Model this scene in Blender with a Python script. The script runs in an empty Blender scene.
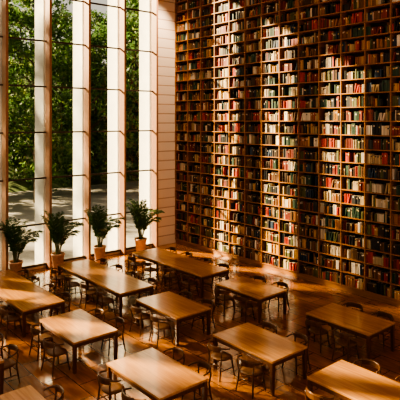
import bpy, math, random
from mathutils import Vector, Matrix
R = random.Random(7)
scene = bpy.context.scene

# ---------------------------------------------------------------- materials
def new_mat(name):
    m = bpy.data.materials.new(name); m.use_nodes = True
    nt = m.node_tree
    return m, nt, nt.nodes["Principled BSDF"]

def flat_mat(name, col, rough=0.5, metal=0.0, spec=0.5, noise=0.0, scale=8.0):
    m, nt, b = new_mat(name)
    b.inputs["Roughness"].default_value = rough
    b.inputs["Metallic"].default_value = metal
    b.inputs["Specular IOR Level"].default_value = spec
    if noise > 0:
        tc = nt.nodes.new("ShaderNodeTexCoord")
        n = nt.nodes.new("ShaderNodeTexNoise"); n.inputs["Scale"].default_value = scale
        n.inputs["Detail"].default_value = 4
        r = nt.nodes.new("ShaderNodeValToRGB")
        r.color_ramp.elements[0].position = 0.3; r.color_ramp.elements[1].position = 0.7
        r.color_ramp.elements[0].color = (*[c*(1-noise) for c in col], 1)
        r.color_ramp.elements[1].color = (*[min(1, c*(1+noise)) for c in col], 1)
        nt.links.new(tc.outputs["Object"], n.inputs["Vector"])
        nt.links.new(n.outputs["Fac"], r.inputs["Fac"])
        nt.links.new(r.outputs["Color"], b.inputs["Base Color"])
    else:
        b.inputs["Base Color"].default_value = (*col, 1)
    return m

def wood_mat(name, c1, c2, rough=0.35, stretch=(0.6, 9, 9), scale=2.0, coat=0.0):
    m, nt, b = new_mat(name)
    tc = nt.nodes.new("ShaderNodeTexCoord")
    mp = nt.nodes.new("ShaderNodeMapping"); mp.inputs["Scale"].default_value = stretch
    n = nt.nodes.new("ShaderNodeTexNoise"); n.inputs["Scale"].default_value = scale
    n.inputs["Detail"].default_value = 6; n.inputs["Distortion"].default_value = 0.6
    r = nt.nodes.new("ShaderNodeValToRGB")
    r.color_ramp.elements[0].position = 0.3; r.color_ramp.elements[1].position = 0.7
    r.color_ramp.elements[0].color = (*c1, 1); r.color_ramp.elements[1].color = (*c2, 1)
    nt.links.new(tc.outputs["Object"], mp.inputs["Vector"])
    nt.links.new(mp.outputs["Vector"], n.inputs["Vector"])
    nt.links.new(n.outputs["Fac"], r.inputs["Fac"])
    nt.links.new(r.outputs["Color"], b.inputs["Base Color"])
    b.inputs["Roughness"].default_value = rough
    b.inputs["Coat Weight"].default_value = coat
    b.inputs["Coat Roughness"].default_value = 0.12
    return m

M_top = wood_mat("table_top_wood", (0.46, 0.20, 0.06), (0.66, 0.33, 0.115), 0.24, (0.5, 7, 7), 2.0, 0.5)
M_leg = wood_mat("table_leg_wood", (0.10, 0.035, 0.012), (0.16, 0.06, 0.022), 0.4, (7, 7, 0.6), 2.0)
M_chair = wood_mat("chair_wood", (0.085, 0.034, 0.014), (0.16, 0.068, 0.026), 0.3, (4, 4, 1), 3.0)
M_seat = flat_mat("chair_seat_weave", (0.18, 0.085, 0.035), 0.5, noise=0.3, scale=60)
M_shelf = wood_mat("shelf_wood", (0.28, 0.11, 0.024), (0.44, 0.19, 0.045), 0.45, (0.5, 6, 6), 2.0)
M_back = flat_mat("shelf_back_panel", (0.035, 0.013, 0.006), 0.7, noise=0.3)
M_fin = flat_mat("mullion_bronze", (0.36, 0.18, 0.10), 0.45, noise=0.1)
M_trans = flat_mat("transom_dark", (0.07, 0.05, 0.04), 0.4)
M_white = flat_mat("white_render", (0.62, 0.61, 0.58), 0.8, noise=0.05, scale=2)
M_plaster = flat_mat("plaster", (0.42, 0.30, 0.2), 0.9, noise=0.05, scale=1)
M_ceil = flat_mat("ceiling_paint", (0.6, 0.45, 0.33), 0.9, noise=0.03, scale=1)
M_pot = flat_mat("pot_clay", (0.70, 0.42, 0.27), 0.55, noise=0.15, scale=10)
M_soil = flat_mat("soil", (0.03, 0.02, 0.012), 0.95, noise=0.4, scale=40)
M_palm = flat_mat("palm_leaf", (0.065, 0.14, 0.035), 0.45, noise=0.4, scale=5)
M_stem = flat_mat("palm_stem", (0.12, 0.13, 0.04), 0.6, noise=0.3, scale=8)
M_bark = flat_mat("tree_bark", (0.12, 0.08, 0.05), 0.9, noise=0.4, scale=6)
M_pave = flat_mat("pale_paving", (0.30, 0.28, 0.25), 0.85, noise=0.15, scale=0.8)
M_grass = flat_mat("hill_grass", (0.08, 0.12, 0.03), 0.95, noise=0.5, scale=0.6)
M_fill_box = flat_mat("added_fill_housing", (0.3, 0.25, 0.2), 0.4, metal=0.6)  # for the invented ceiling box of the added pier fill

def leaf_mat(name, c1, c2, c3):
    m, nt, b = new_mat(name)
    tc = nt.nodes.new("ShaderNodeTexCoord")
    n = nt.nodes.new("ShaderNodeTexNoise"); n.inputs["Scale"].default_value = 0.9; n.inputs["Detail"].default_value = 5
    r = nt.nodes.new("ShaderNodeValToRGB")
    r.color_ramp.elements[0].position = 0.3; r.color_ramp.elements[0].color = (*c1, 1)
    r.color_ramp.elements[1].position = 0.72; r.color_ramp.elements[1].color = (*c3, 1)
    e = r.color_ramp.elements.new(0.52); e.color = (*c2, 1)
    nt.links.new(tc.outputs["Object"], n.inputs["Vector"]); nt.links.new(n.outputs["Fac"], r.inputs["Fac"])
    nt.links.new(r.outputs["Color"], b.inputs["Base Color"])
    b.inputs["Roughness"].default_value = 0.6
    tr = nt.nodes.new("ShaderNodeBsdfTranslucent"); nt.links.new(r.outputs["Color"], tr.inputs["Color"])
    mx = nt.nodes.new("ShaderNodeMixShader"); mx.inputs[0].default_value = 0.5
    out = nt.nodes["Material Output"]
    nt.links.new(b.outputs[0], mx.inputs[1]); nt.links.new(tr.outputs[0], mx.inputs[2])
    nt.links.new(mx.outputs[0], out.inputs["Surface"])
    return m
M_leaf = leaf_mat("tree_leaves", (0.045, 0.10, 0.035), (0.09, 0.17, 0.05), (0.27, 0.32, 0.10))

def glass_mat():
    m, nt, b = new_mat("window_glass")
    nt.nodes.remove(b)
    t = nt.nodes.new("ShaderNodeBsdfTransparent"); t.inputs[0].default_value = (0.95, 0.96, 0.95, 1)
    g = nt.nodes.new("ShaderNodeBsdfGlossy"); g.inputs["Roughness"].default_value = 0.02
    fr = nt.nodes.new("ShaderNodeFresnel"); fr.inputs[0].default_value = 1.25
    mx = nt.nodes.new("ShaderNodeMixShader")
    nt.links.new(fr.outputs[0], mx.inputs[0]); nt.links.new(t.outputs[0], mx.inputs[1]); nt.links.new(g.outputs[0], mx.inputs[2])
    nt.links.new(mx.outputs[0], nt.nodes["Material Output"].inputs["Surface"])
    return m
M_glass = glass_mat()

def brick_mat(name, c1, c2, mortar, bw, rh, ms, plane, rough, offset=0.5, bump=0.1, grain=None, coat=0.0):
    m, nt, b = new_mat(name)
    tc = nt.nodes.new("ShaderNodeTexCoord")
    sep = nt.nodes.new("ShaderNodeSeparateXYZ"); cmb = nt.nodes.new("ShaderNodeCombineXYZ")
    nt.links.new(tc.outputs["Object"], sep.inputs[0])
    a, c = {"XY": ("X", "Y"), "YZ": ("Y", "Z"), "XZ": ("X", "Z")}[plane]
    nt.links.new(sep.outputs[a], cmb.inputs["X"]); nt.links.new(sep.outputs[c], cmb.inputs["Y"])
    br = nt.nodes.new("ShaderNodeTexBrick")
    br.inputs["Color1"].default_value = (*c1, 1); br.inputs["Color2"].default_value = (*c2, 1)
    br.inputs["Mortar"].default_value = (*mortar, 1)
    br.inputs["Scale"].default_value = 1.0
    br.inputs["Brick Width"].default_value = bw; br.inputs["Row Height"].default_value = rh
    br.inputs["Mortar Size"].default_value = ms; br.offset = offset
    nt.links.new(cmb.outputs[0], br.inputs["Vector"])
    col = br.outputs["Color"]
    if grain:
        mp = nt.nodes.new("ShaderNodeMapping"); mp.inputs["Scale"].default_value = grain
        n = nt.nodes.new("ShaderNodeTexNoise"); n.inputs["Scale"].default_value = 2; n.inputs["Detail"].default_value = 6
        nt.links.new(tc.outputs["Object"], mp.inputs["Vector"]); nt.links.new(mp.outputs[0], n.inputs["Vector"])
        mx = nt.nodes.new("ShaderNodeMix"); mx.data_type = 'RGBA'; mx.blend_type = 'MULTIPLY'
        mx.inputs[0].default_value = 0.7
        rr = nt.nodes.new("ShaderNodeValToRGB")
        rr.color_ramp.elements[0].position = 0.3; rr.color_ramp.elements[0].color = (0.45, 0.45, 0.45, 1)
        rr.color_ramp.elements[1].position = 0.7; rr.color_ramp.elements[1].color = (1.2, 1.2, 1.2, 1)
        nt.links.new(n.outputs["Fac"], rr.inputs["Fac"])
        nt.links.new(col, mx.inputs[6]); nt.links.new(rr.outputs["Color"], mx.inputs[7])
        col = mx.outputs[2]
    nt.links.new(col, b.inputs["Base Color"])
    bp = nt.nodes.new("ShaderNodeBump"); bp.inputs["Strength"].default_value = bump; bp.inputs["Distance"].default_value = 0.02
    bp.invert = True
    nt.links.new(br.outputs["Fac"], bp.inputs["Height"]); nt.links.new(bp.outputs[0], b.inputs["Normal"])
    b.inputs["Roughness"].default_value = rough
    b.inputs["Coat Weight"].default_value = coat; b.inputs["Coat Roughness"].default_value = 0.12
    return m
M_floor = brick_mat("floor_planks", (0.50, 0.20, 0.052), (0.38, 0.145, 0.038), (0.12, 0.05, 0.02), 1.2, 0.6, 0.012, "XY", 0.24, 0.5, 0.1, (0.8, 5, 1), 0.8)
M_brick = brick_mat("cream_blockwork", (0.90, 0.73, 0.55), (0.86, 0.68, 0.50), (0.58, 0.39, 0.26), 3.0, 0.45, 0.025, "YZ", 0.7, 0.5, 0.4)

def book_mat():
    m, nt, b = new_mat("book_spines")
    a = nt.nodes.new("ShaderNodeAttribute"); a.attribute_name = "Col"
    nt.links.new(a.outputs["Color"], b.inputs["Base Color"])
    b.inputs["Roughness"].default_value = 0.5
    return m
M_book = book_mat()

# ---------------------------------------------------------------- mesh builder
class MB:
    def __init__(s): s.v = []; s.f = []; s.m = []; s.sm = []
    def add(s, vs, fs, mi=0, smooth=False):
        o = len(s.v); s.v += [tuple(v) for v in vs]
        for f in fs: s.f.append(tuple(o+i for i in f)); s.m.append(mi); s.sm.append(smooth)
    def box(s, x0, x1, y0, y1, z0, z1, mi=0):
        s.add([(x0,y0,z0),(x1,y0,z0),(x1,y1,z0),(x0,y1,z0),(x0,y0,z1),(x1,y0,z1),(x1,y1,z1),(x0,y1,z1)],
              [(0,3,2,1),(4,5,6,7),(0,1,5,4),(1,2,6,5),(2,3,7,6),(3,0,4,7)], mi)
    def tube(s, pts, rads, n=8, mi=0, flat=1.0, cap=True):
        vs = []
        for i, p in enumerate(pts):
            p = Vector(p)
            a = Vector(pts[max(0, i-1)]); b = Vector(pts[min(len(pts)-1, i+1)])
            t = (b-a).normalized()
            up = Vector((0,0,1)) if abs(t.z) < 0.9 else Vector((1,0,0))
            sx = t.cross(up).normalized(); sy = sx.cross(t).normalized()
            for k in range(n):
                an = 2*math.pi*k/n
                vs.append(p + sx*math.cos(an)*rads[i] + sy*math.sin(an)*rads[i]*flat)
        fs = []
        for i in range(len(pts)-1):
            for k in range(n):
                fs.append((i*n+k, i*n+(k+1)%n, (i+1)*n+(k+1)%n, (i+1)*n+k))
        if cap:
            fs.append(tuple(range(n))[::-1]); L = (len(pts)-1)*n; fs.append(tuple(L+k for k in range(n)))
        s.add(vs, fs, mi, True)
    def mesh(s, name, mats):
        me = bpy.data.meshes.new(name); me.from_pydata(s.v, [], s.f)
        for m in mats: me.materials.append(m)
        me.polygons.foreach_set("material_index", s.m)
        me.polygons.foreach_set("use_smooth", s.sm)
        me.update(); return me
    def obj(s, name, mats, loc=(0,0,0), rot=0.0):
        return place(name, s.mesh(name, mats), loc, rot)

def place(name, me, loc=(0,0,0), rot=0.0, sc=1.0):
    o = bpy.data.objects.new(name, me); o.location = loc; o.rotation_euler = (0,0,rot)
    o.scale = (sc,sc,sc) if not isinstance(sc, tuple) else sc
    scene.collection.objects.link(o); return o

def bevel(o, w=0.01, seg=2):
    b = o.modifiers.new("bevel", 'BEVEL'); b.width = w; b.segments = seg; b.limit_method = 'ANGLE'
    return o

H_CEIL = 13.6
WIN_TOP = 13.3
XMAX, YMIN = 27.0, -22.0
# ---------------------------------------------------------------- room shell
b = MB(); b.box(0, XMAX, YMIN, 0.5, -0.2, 0); b.obj("floor", [M_floor])
b = MB(); b.box(-0.2, XMAX, YMIN, 0.6, H_CEIL, H_CEIL+0.2); b.obj("ceiling", [M_ceil])
b = MB(); b.box(-0.2, XMAX, 0.42, 0.6, 0, H_CEIL); b.obj("wall_north", [M_plaster])
b = MB(); b.box(-0.3, 0, -1.12, 0.42, 0, H_CEIL); b.box(-0.2, 0, YMIN, -1.12, WIN_TOP, H_CEIL)
b.box(-0.2, 0.0, YMIN, -1.12, 0.0, 0.12)
b.obj("wall_west", [M_brick])

P = 1.76; W0 = 1.31
NW = 11
TR = [1.8, 3.65, 5.5, 7.35, 9.2, 11.05]
for i in range(NW):
    w = W0 + P*i
    b = MB()
    b.box(-0.05, 0.34, -w-0.05, -w+0.05, 0.0, WIN_TOP, 0)
    if i < NW-1:
        ya, yb = -w-P+0.05, -w-0.05
        for z in TR: b.box(-0.03, 0.05, ya, yb, z-0.03, z+0.03, 1)
        b.box(-0.03, 0.05, ya, yb, 0.12, 0.2, 1)
        b.box(-0.03, 0.05, ya, yb, WIN_TOP-0.08, WIN_TOP, 1)
        b.add([(-0.01,ya,0.15),(-0.01,yb,0.15),(-0.01,yb,WIN_TOP-0.02),(-0.01,ya,WIN_TOP-0.02)], [(0,1,2,3)], 2)
    b.obj("window_%d" % (i+1), [M_fin, M_trans, M_glass])
for i in range(NW):
    w = W0 + P*i
    b = MB(); b.box(-1.08, -0.21, -w-0.06, -w+0.06, -0.1, WIN_TOP+0.2)
    bevel(b.obj("exterior_white_fin", [M_white]), 0.01)

# ---------------------------------------------------------------- bookcase
BW = 0.95; RH = 0.48; NB = 19; NR = 27; T = 0.035; Z0 = 0.18
b = MB()
b.box(0.002, NB*BW, 0.05, 0.38, 0.0, Z0, 0)
for i in range(NB+1):
    x = max(0.002, i*BW - T/2); b.box(x, x+T, -0.0, 0.38, Z0, Z0+NR*RH+T)
for r in range(NR+1):
    z = Z0 + r*RH
    b.box(T/2, NB*BW, 0.005, 0.38, z, z+T)
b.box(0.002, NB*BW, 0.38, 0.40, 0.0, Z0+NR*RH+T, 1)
b.box(0.002, NB*BW+T, 0.0, 0.38, Z0+NR*RH+T, WIN_TOP+0.25, 0)
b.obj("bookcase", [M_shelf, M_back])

pal = [((0.66,0.56,0.40),6),((0.48,0.35,0.19),6),((0.44,0.045,0.02),5),((0.22,0.035,0.018),6),((0.03,0.07,0.04),6),
       ((0.025,0.025,0.025),10),((0.06,0.033,0.018),9),((0.17,0.08,0.03),8),((0.025,0.05,0.09),3),((0.55,0.29,0.06),4),
       ((0.12,0.12,0.04),5),((0.78,0.70,0.56),3),((0.36,0.15,0.05),5)]
cols = [c for c,_ in pal]; wts = [w for _,w in pal]
b = MB(); fcol = []
for r in range(NR):
    zb = Z0 + r*RH + T + 0.001
    for i in range(NB):
        x = i*BW + T/2 + (T/2 if i == 0 else 0) + 0.006; xe = (i+1)*BW - T/2 - 0.006
        run = 0; base = cols[0]; bh = 0.4; bwid = 0.05
        while x < xe - 0.03:
            if run <= 0:
                run = R.choice([1,1,1,2,2,3,4,6]); base = R.choices(cols, wts)[0]
                bh = R.uniform(0.25, 0.39); bwid = R.uniform(0.03, 0.065)
                if R.random() < 0.07: x += R.uniform(0.05, 0.22); continue
            run -= 1
            wd = min(bwid*R.uniform(0.9, 1.1), xe-x); h = bh*R.uniform(0.97, 1.0); dy = R.uniform(0.05, 0.10)
            k = R.uniform(0.7, 1.2); c = tuple(min(1, q*k) for q in base)
            ln = 0.0
            if R.random() < 0.03 and x+wd+0.07 < xe: ln = 0.07
            x0, x1, y0, y1, z1 = x, x+wd-0.003, dy, dy+0.22, zb+h
            vs = [(x0,y0,zb),(x1,y0,zb),(x1,y1,zb),(x0,y1,zb),(x0+ln,y0,z1),(x1+ln,y0,z1),(x1+ln,y1,z1),(x0+ln,y1,z1)]
            b.add(vs, [(4,5,6,7),(0,1,5,4),(1,2,6,5),(3,0,4,7)], 0)
            fcol += [(0.5,0.44,0.34),c,c,c]
            if wd > 0.042 and R.random() < 0.5 and ln == 0:
                za = zb+h*R.uniform(0.6,0.75); lc = R.choice([(0.6,0.45,0.2),(0.7,0.62,0.5),(0.05,0.03,0.02)])
                b.add([(x0+0.004,y0-0.002,za),(x1-0.004,y0-0.002,za),(x1-0.004,y0-0.002,za+0.05),(x0+0.004,y0-0.002,za+0.05)],[(0,1,2,3)],0)
                fcol.append(lc)
            x += wd + ln
me = b.mesh("books", [M_book])
ca = me.color_attributes.new("Col", 'FLOAT_COLOR', 'CORNER')
buf = []
for p, c in zip(me.polygons, fcol): buf += [c[0], c[1], c[2], 1.0]*p.loop_total
ca.data.foreach_set("color", buf)
place("books", me)

# ---------------------------------------------------------------- tables
def table_mesh(L, W):
    b = MB(); h = 0.75; t = 0.05
    b.box(-L/2, L/2, -W/2, W/2, h-t, h, 0)
    a = 0.045
    for s in (-1, 1):
        b.box(-L/2+a, L/2-a, s*(W/2-a)-0.012, s*(W/2-a)+0.012, h-t-0.10, h-t, 1)
        b.box(s*(L/2-a)-0.012, s*(L/2-a)+0.012, -W/2+a, W/2-a, h-t-0.10, h-t, 1)
    xs = [-L/2+0.05, L/2-0.05]
    if L > 3: xs.append(0)
    for x in xs:
        for s in (-1, 1):
            y = s*(W/2-0.05); q = 0.045; q2 = 0.036
            vs = [(x-q2,y-q2,0),(x+q2,y-q2,0),(x+q2,y+q2,0),(x-q2,y+q2,0),(x-q,y-q,h-t),(x+q,y-q,h-t),(x+q,y+q,h-t),(x-q,y+q,h-t)]
            b.add(vs, [(0,3,2,1),(4,5,6,7),(0,1,5,4),(1,2,6,5),(2,3,7,6),(3,0,4,7)], 1)
    return b.mesh("reading_table", [M_top, M_leg])
me_s = table_mesh(1.95, 1.22); me_l = table_mesh(4.25, 1.25)
short = [(8.8,-3.82),(12.35,-3.72),(15.2,-3.75), (8.45,-6.65),(11.8,-6.63),(14.65,-6.6),
         (8.1,-9.45),(11.45,-9.4),(14.6,-9.4),(7.95,-12.25),(11.3,-12.25)]
longs = [(4.85,-3.65),(4.6,-6.7),(4.1,-9.5),(4.0,-12.3)]
for x,y in short: bevel(place("reading_table", me_s, (x,y,0)), 0.008)
for x,y in longs: bevel(place("reading_table", me_l, (x,y,0)), 0.008)

# ---------------------------------------------------------------- chair (faces +Y, origin at floor centre)
def chair_mesh():
    b = MB()
    n = 28; top=[]; bot=[]; mid=[]
    for k in range(n):
        a = 2*math.pi*k/n
        c, s_ = math.cos(a), math.sin(a)
        r = 1/((abs(c)**3+abs(s_)**3)**(1/3))
        wv = 0.235*(1.0 + 0.08*s_)
        x, y = wv*c*r, 0.215*s_*r
        top.append((x*0.97, y*0.97, 0.455)); mid.append((x,y,0.44)); bot.append((x*0.96,y*0.96,0.415))
    inner = [(x*0.5, y*0.5, 0.443) for x,y,_ in top]
    vs = bot+mid+top+inner+[(0,0,0.44)]
    fs = [tuple(range(n))[::-1]]
    for l in range(3):
        for k in range(n): fs.append((l*n+k, l*n+(k+1)%n, (l+1)*n+(k+1)%n, (l+1)*n+k))
    for k in range(n): fs.append((3*n+k, 3*n+(k+1)%n, 4*n))
    b.add(vs, fs, 1, True)
    for sx in (-1,1):
        b.tube([(sx*0.235,0.215,0),(sx*0.205,0.185,0.22),(sx*0.19,0.165,0.43)], [0.014,0.021,0.020])
        b.tube([(sx*0.235,-0.255,0),(sx*0.21,-0.215,0.22),(sx*0.20,-0.19,0.44),(sx*0.225,-0.215,0.62),(sx*0.245,-0.20,0.70)],
               [0.014,0.021,0.021,0.017,0.015])
        b.tube([(sx*0.216,0.195,0.20),(sx*0.218,-0.225,0.20)],[0.011,0.011],6)
    b.tube([(-0.2,0.17,0.36),(0.2,0.17,0.36)],[0.012,0.012],6)
    b.tube([(-0.2,-0.2,0.30),(0.2,-0.2,0.30)],[0.012,0.012],6)
    pts=[]; rr=[]
    for k in range(17):
        a = math.pi*(k/16)
        x = 0.285*math.cos(a); y = -0.06 - 0.22*math.sin(a)
        pts.append((x,y,0.70+0.045*math.sin(a))); rr.append(0.014+0.006*math.sin(a))
    pts = [(0.275,0.02,0.685)]+pts+[(-0.275,0.02,0.685)]; rr=[0.014]+rr+[0.014]
    b.tube(pts, rr, 8, 0, 1.3)
    vs=[]; m=9
    for z in (0.64,0.77):
        for k in range(m):
            a = math.pi*(0.22+0.56*k/(m-1)); x=0.27*math.cos(a); y=-0.06-0.215*math.sin(a)
            vs.append((x,y,z))
    for z in (0.64,0.77):
        for k in range(m):
            a = math.pi*(0.22+0.56*k/(m-1)); x=0.29*math.cos(a); y=-0.06-0.235*math.sin(a)
            vs.append((x,y,z))
    fs=[]
    for k in range(m-1):
        fs += [(k,k+1,m+k+1,m+k),(2*m+k,3*m+k,3*m+k+1,2*m+k+1),(m+k,m+k+1,3*m+k+1,3*m+k),(k,2*m+k,2*m+k+1,k+1)]
    fs += [(0,m,3*m,2*m),(m-1,3*m-1,4*m-1,2*m-1)]
    b.add(vs, fs, 0, False)
    return b.mesh("library_chair", [M_chair, M_seat])
me_c = chair_mesh()
def chairs_for(x, y, L, W):
    xs = [-0.46, 0.46] if L < 3 else [-1.6, -0.55, 0.55, 1.6]
    for dx in xs:
        for s in (-1, 1):
            jx = R.uniform(-0.04,0.04); jy = R.uniform(-0.02, 0.09)
            yy = y + s*(W/2 + 0.11 + jy)
            place("library_chair", me_c, (x+dx+jx, yy, 0), (0 if s < 0 else math.pi)+R.uniform(-0.18,0.18))
for x,y in short: chairs_for(x,y,1.95,1.22)
for x,y in longs: chairs_for(x,y,4.25,1.25)

# ---------------------------------------------------------------- potted palms
def palm_mesh(seed):
    q = random.Random(seed); b = MB()
    prof = [(0.0,0.0),(0.16,0.0),(0.175,0.02),(0.245,0.62),(0.265,0.63),(0.265,0.70),(0.235,0.70),(0.225,0.62)]
    n = 24; vs=[]; fs=[]
    for r,z in prof:
        for k in range(n): a=2*math.pi*k/n; vs.append((r*math.cos(a), r*math.sin(a), z))
    for i in range(len(prof)-1):
        for k in range(n): fs.append((i*n+k, i*n+(k+1)%n, (i+1)*n+(k+1)%n, (i+1)*n+k))
    b.add(vs, fs, 0, True)
    b.add([(0.228*math.cos(2*math.pi*k/n),0.228*math.sin(2*math.pi*k/n),0.63) for k in range(n)], [tuple(range(n))], 1)
    for f in range(26):
        az = f*2.4 + q.uniform(-.3,.3); lean = 0.12+0.78*((f*0.618)%1.0); L = q.uniform(1.5, 1.85) - 0.6*max(0, lean-0.4)
        d = Vector((math.cos(az), math.sin(az), 0)); p = d*0.06 + Vector((0,0,0.62))
        pts=[p.copy()]; el = math.pi/2 - lean*0.28; seg = 14
        for i in range(seg):
            el -= lean*0.19*(i/seg)**1.4*1.6
            p = p + (d*math.cos(el)+Vector((0,0,math.sin(el))))*(L/seg); p.x = max(p.x, -0.38); pts.append(p.copy())
        b.tube(pts, [0.012*(1-i/(seg+3)) for i in range(seg+1)], 5, 3)
        for i in range(4, seg+1):
            for hs in (0, 0.5):
                if i == seg and hs: continue
                pp = pts[i] if not hs else (pts[i]+pts[i+1])/2
                t = (pts[i]-pts[i-1]).normalized(); side = t.cross(Vector((0,0,1)))
                if side.length < 0.01: side = Vector((1,0,0))
                side.normalize(); ll = 0.27*math.sin(math.pi*min(1,(i-2)/(seg-1)*0.85+0.1))+0.07
                for s in (-1,1):
                    dirv = (side*s*0.7 + t*0.75 + Vector((0,0,-0.15+q.uniform(-.2,.2)))).normalized()
                    wv = t*0.018
                    a0 = pp; a1 = pp+dirv*ll*0.45; a2 = pp+dirv*ll+Vector((0,0,-0.06))
                    for a_ in (a1,a2): a_.x = max(a_.x, -0.4)
                    b.add([a0-wv*0.3, a0+wv*0.3, a1+wv, a2, a1-wv], [(0,1,2,3,4)], 2)
    return b.mesh("potted_palm", [M_pot, M_soil, M_palm, M_stem])
pm = [palm_mesh(3), palm_mesh(11)]
for i,(x,y,s) in enumerate([(0.80,-8.2,0.98),(0.80,-6.5,1.02),(0.80,-4.62,1.02),(0.80,-2.55,1.06),(0.80,-10.0,1.0)]):
    place("potted_palm", pm[i%2], (x,y,0), 0, s)

# ---------------------------------------------------------------- outdoors
b = MB(); b.box(-24, -0.3, -60, 76, -0.4, -0.1); b.obj("paved_terrace", [M_pave])
vs=[]; fs=[]; nx, ny = 16, 44
for i in range(nx):
    for j in range(ny):
        x = -24.05 - i*3.5; y = -60 + j*3.2
        z = -0.12 + max(0, i)*1.15 + 0.6*math.sin(j*0.9+i)*min(1,i)
        vs.append((x,y,z))
for i in range(nx-1):
    for j in range(ny-1): fs.append((i*ny+j, i*ny+j+1, (i+1)*ny+j+1, (i+1)*ny+j))
b = MB(); b.add(vs, fs, 0, True); b.obj("grassy_hill", [M_grass])

def tree_mesh(seed, Ht, crown_lo, rad, ncl, nleaf, ls):
    q = random.Random(seed); b = MB()
    b.tube([(0,0,0.0),(0.1,0.05,Ht*0.3),(-0.1,0.1,Ht*0.6),(0,0,Ht*0.9)], [Ht*0.018,Ht*0.013,Ht*0.009,Ht*0.002], 8, 0)
    for c in range(ncl):
        u = q.random(); zc = crown_lo + (Ht-crown_lo)*u
        rr = rad*math.sin(math.pi*min(1,(0.12+0.86*u)))**0.6*math.sqrt(q.random())
        az = q.uniform(0, 2*math.pi); c0 = Vector((rr*math.cos(az), rr*math.sin(az), zc))
        base = Vector((0,0,max(crown_lo*0.6, zc-rr*0.8)))
        if c % 2 == 0:
            mid = (base+c0)/2+Vector((0,0,0.2)); b.tube([base,mid,c0],[0.07,0.045,0.015],5,0)
        cr = q.uniform(0.6,1.3)
        for k in range(nleaf):
            v = Vector((q.gauss(0,1),q.gauss(0,1),q.gauss(0,0.6)))*cr*0.55 + c0
            n = Vector((q.gauss(0,1),q.gauss(0,1),q.gauss(0,1)+0.6)).normalized()
            t = n.orthogonal().normalized(); w_ = n.cross(t); l = ls*q.uniform(0.6,1.3)
            a=q.uniform(0,6.28); t,w_ = t*math.cos(a)+w_*math.sin(a), w_*math.cos(a)-t*math.sin(a)
            v.z = max(v.z, 0.3)
            b.add([v-t*l, v+w_*l*0.45, v+t*l, v-w_*l*0.45], [(0,1,2,3)], 1)
    return b.mesh("tree", [M_bark, M_leaf])
tm = [tree_mesh(1, 15, 1.4, 4.2, 80, 80, 0.22), tree_mesh(2, 17, 2.0, 3.8, 80, 80, 0.22), tree_mesh(5, 12, 1.0, 3.6, 70, 80, 0.2)]
cam_loc = Vector((20.55,-15.95,6.0))
q = random.Random(21)
for row,(X,zb) in enumerate([(-18,-0.1),(-27,0.6),(-38,4.2)]):
    y = -4 + row*1.5
    while y < 24 + row*5:
        place("tree", tm[q.randrange(3)], (X+q.uniform(-1.5,1.5), y+q.uniform(-1,1), zb), q.uniform(0,6.28), q.uniform(0.85,1.15))
        y += 4.4
for x,y,s in [(-16,-17,1.1),(-22,-24,1.25),(-18,-29,1.2)]:
    place("tree", tm[q.randrange(3)], (x,y,-0.1), q.uniform(0,6.28), s)

# ---------------------------------------------------------------- light
al, e = math.radians(30), math.radians(25)
d = Vector((math.cos(al)*math.cos(e), math.sin(al)*math.cos(e), -math.sin(e)))
sl = bpy.data.lights.new("sun", 'SUN'); sl.energy = 25; sl.angle = math.radians(1.6); sl.color = (1.0, 0.79, 0.48)
so = bpy.data.objects.new("sun", sl); so.rotation_euler = d.to_track_quat('-Z','Y').to_euler(); so.location = (-20,-20,30)
scene.collection.objects.link(so)
wd = bpy.data.worlds.new("sky"); scene.world = wd; wd.use_nodes = True
bg = wd.node_tree.nodes["Background"]; bg.inputs[0].default_value = (1.0,0.90,0.74,1); bg.inputs[1].default_value = 0.65
# added fill spot and invented ceiling box that brighten the blockwork pier
b = MB(); b.box(-0.15,0.15,-0.5,0.5,0.0,0.1); b.obj("added_fill_box", [M_fill_box], (1.6,-0.9,H_CEIL-0.1))
al_ = bpy.data.lights.new("added_pier_fill", 'SPOT'); al_.energy = 2600; al_.color = (1.0,0.82,0.62)
al_.spot_size = math.radians(50); al_.spot_blend = 0.8; al_.shadow_soft_size = 0.1
ao = bpy.data.objects.new("added_pier_fill", al_); ao.location = (1.6,-1.2,H_CEIL-0.15)
ao.rotation_euler = (Vector((-0.3,-0.9,6.5))-ao.location).to_track_quat('-Z','Y').to_euler()
scene.collection.objects.link(ao)

# ---------------------------------------------------------------- camera
cd = bpy.data.cameras.new("camera"); cd.sensor_width = 36; cd.lens = 36*533/400; cd.shift_y = -0.2
cd.clip_end = 300
co = bpy.data.objects.new("camera", cd); co.location = cam_loc; co.rotation_euler = (math.radians(90),0,math.radians(49.5))
scene.collection.objects.link(co); scene.camera = co
try:
    scene.view_settings.view_transform = 'AgX'; scene.view_settings.look = 'AgX - High Contrast'
except Exception as ex: print(ex)
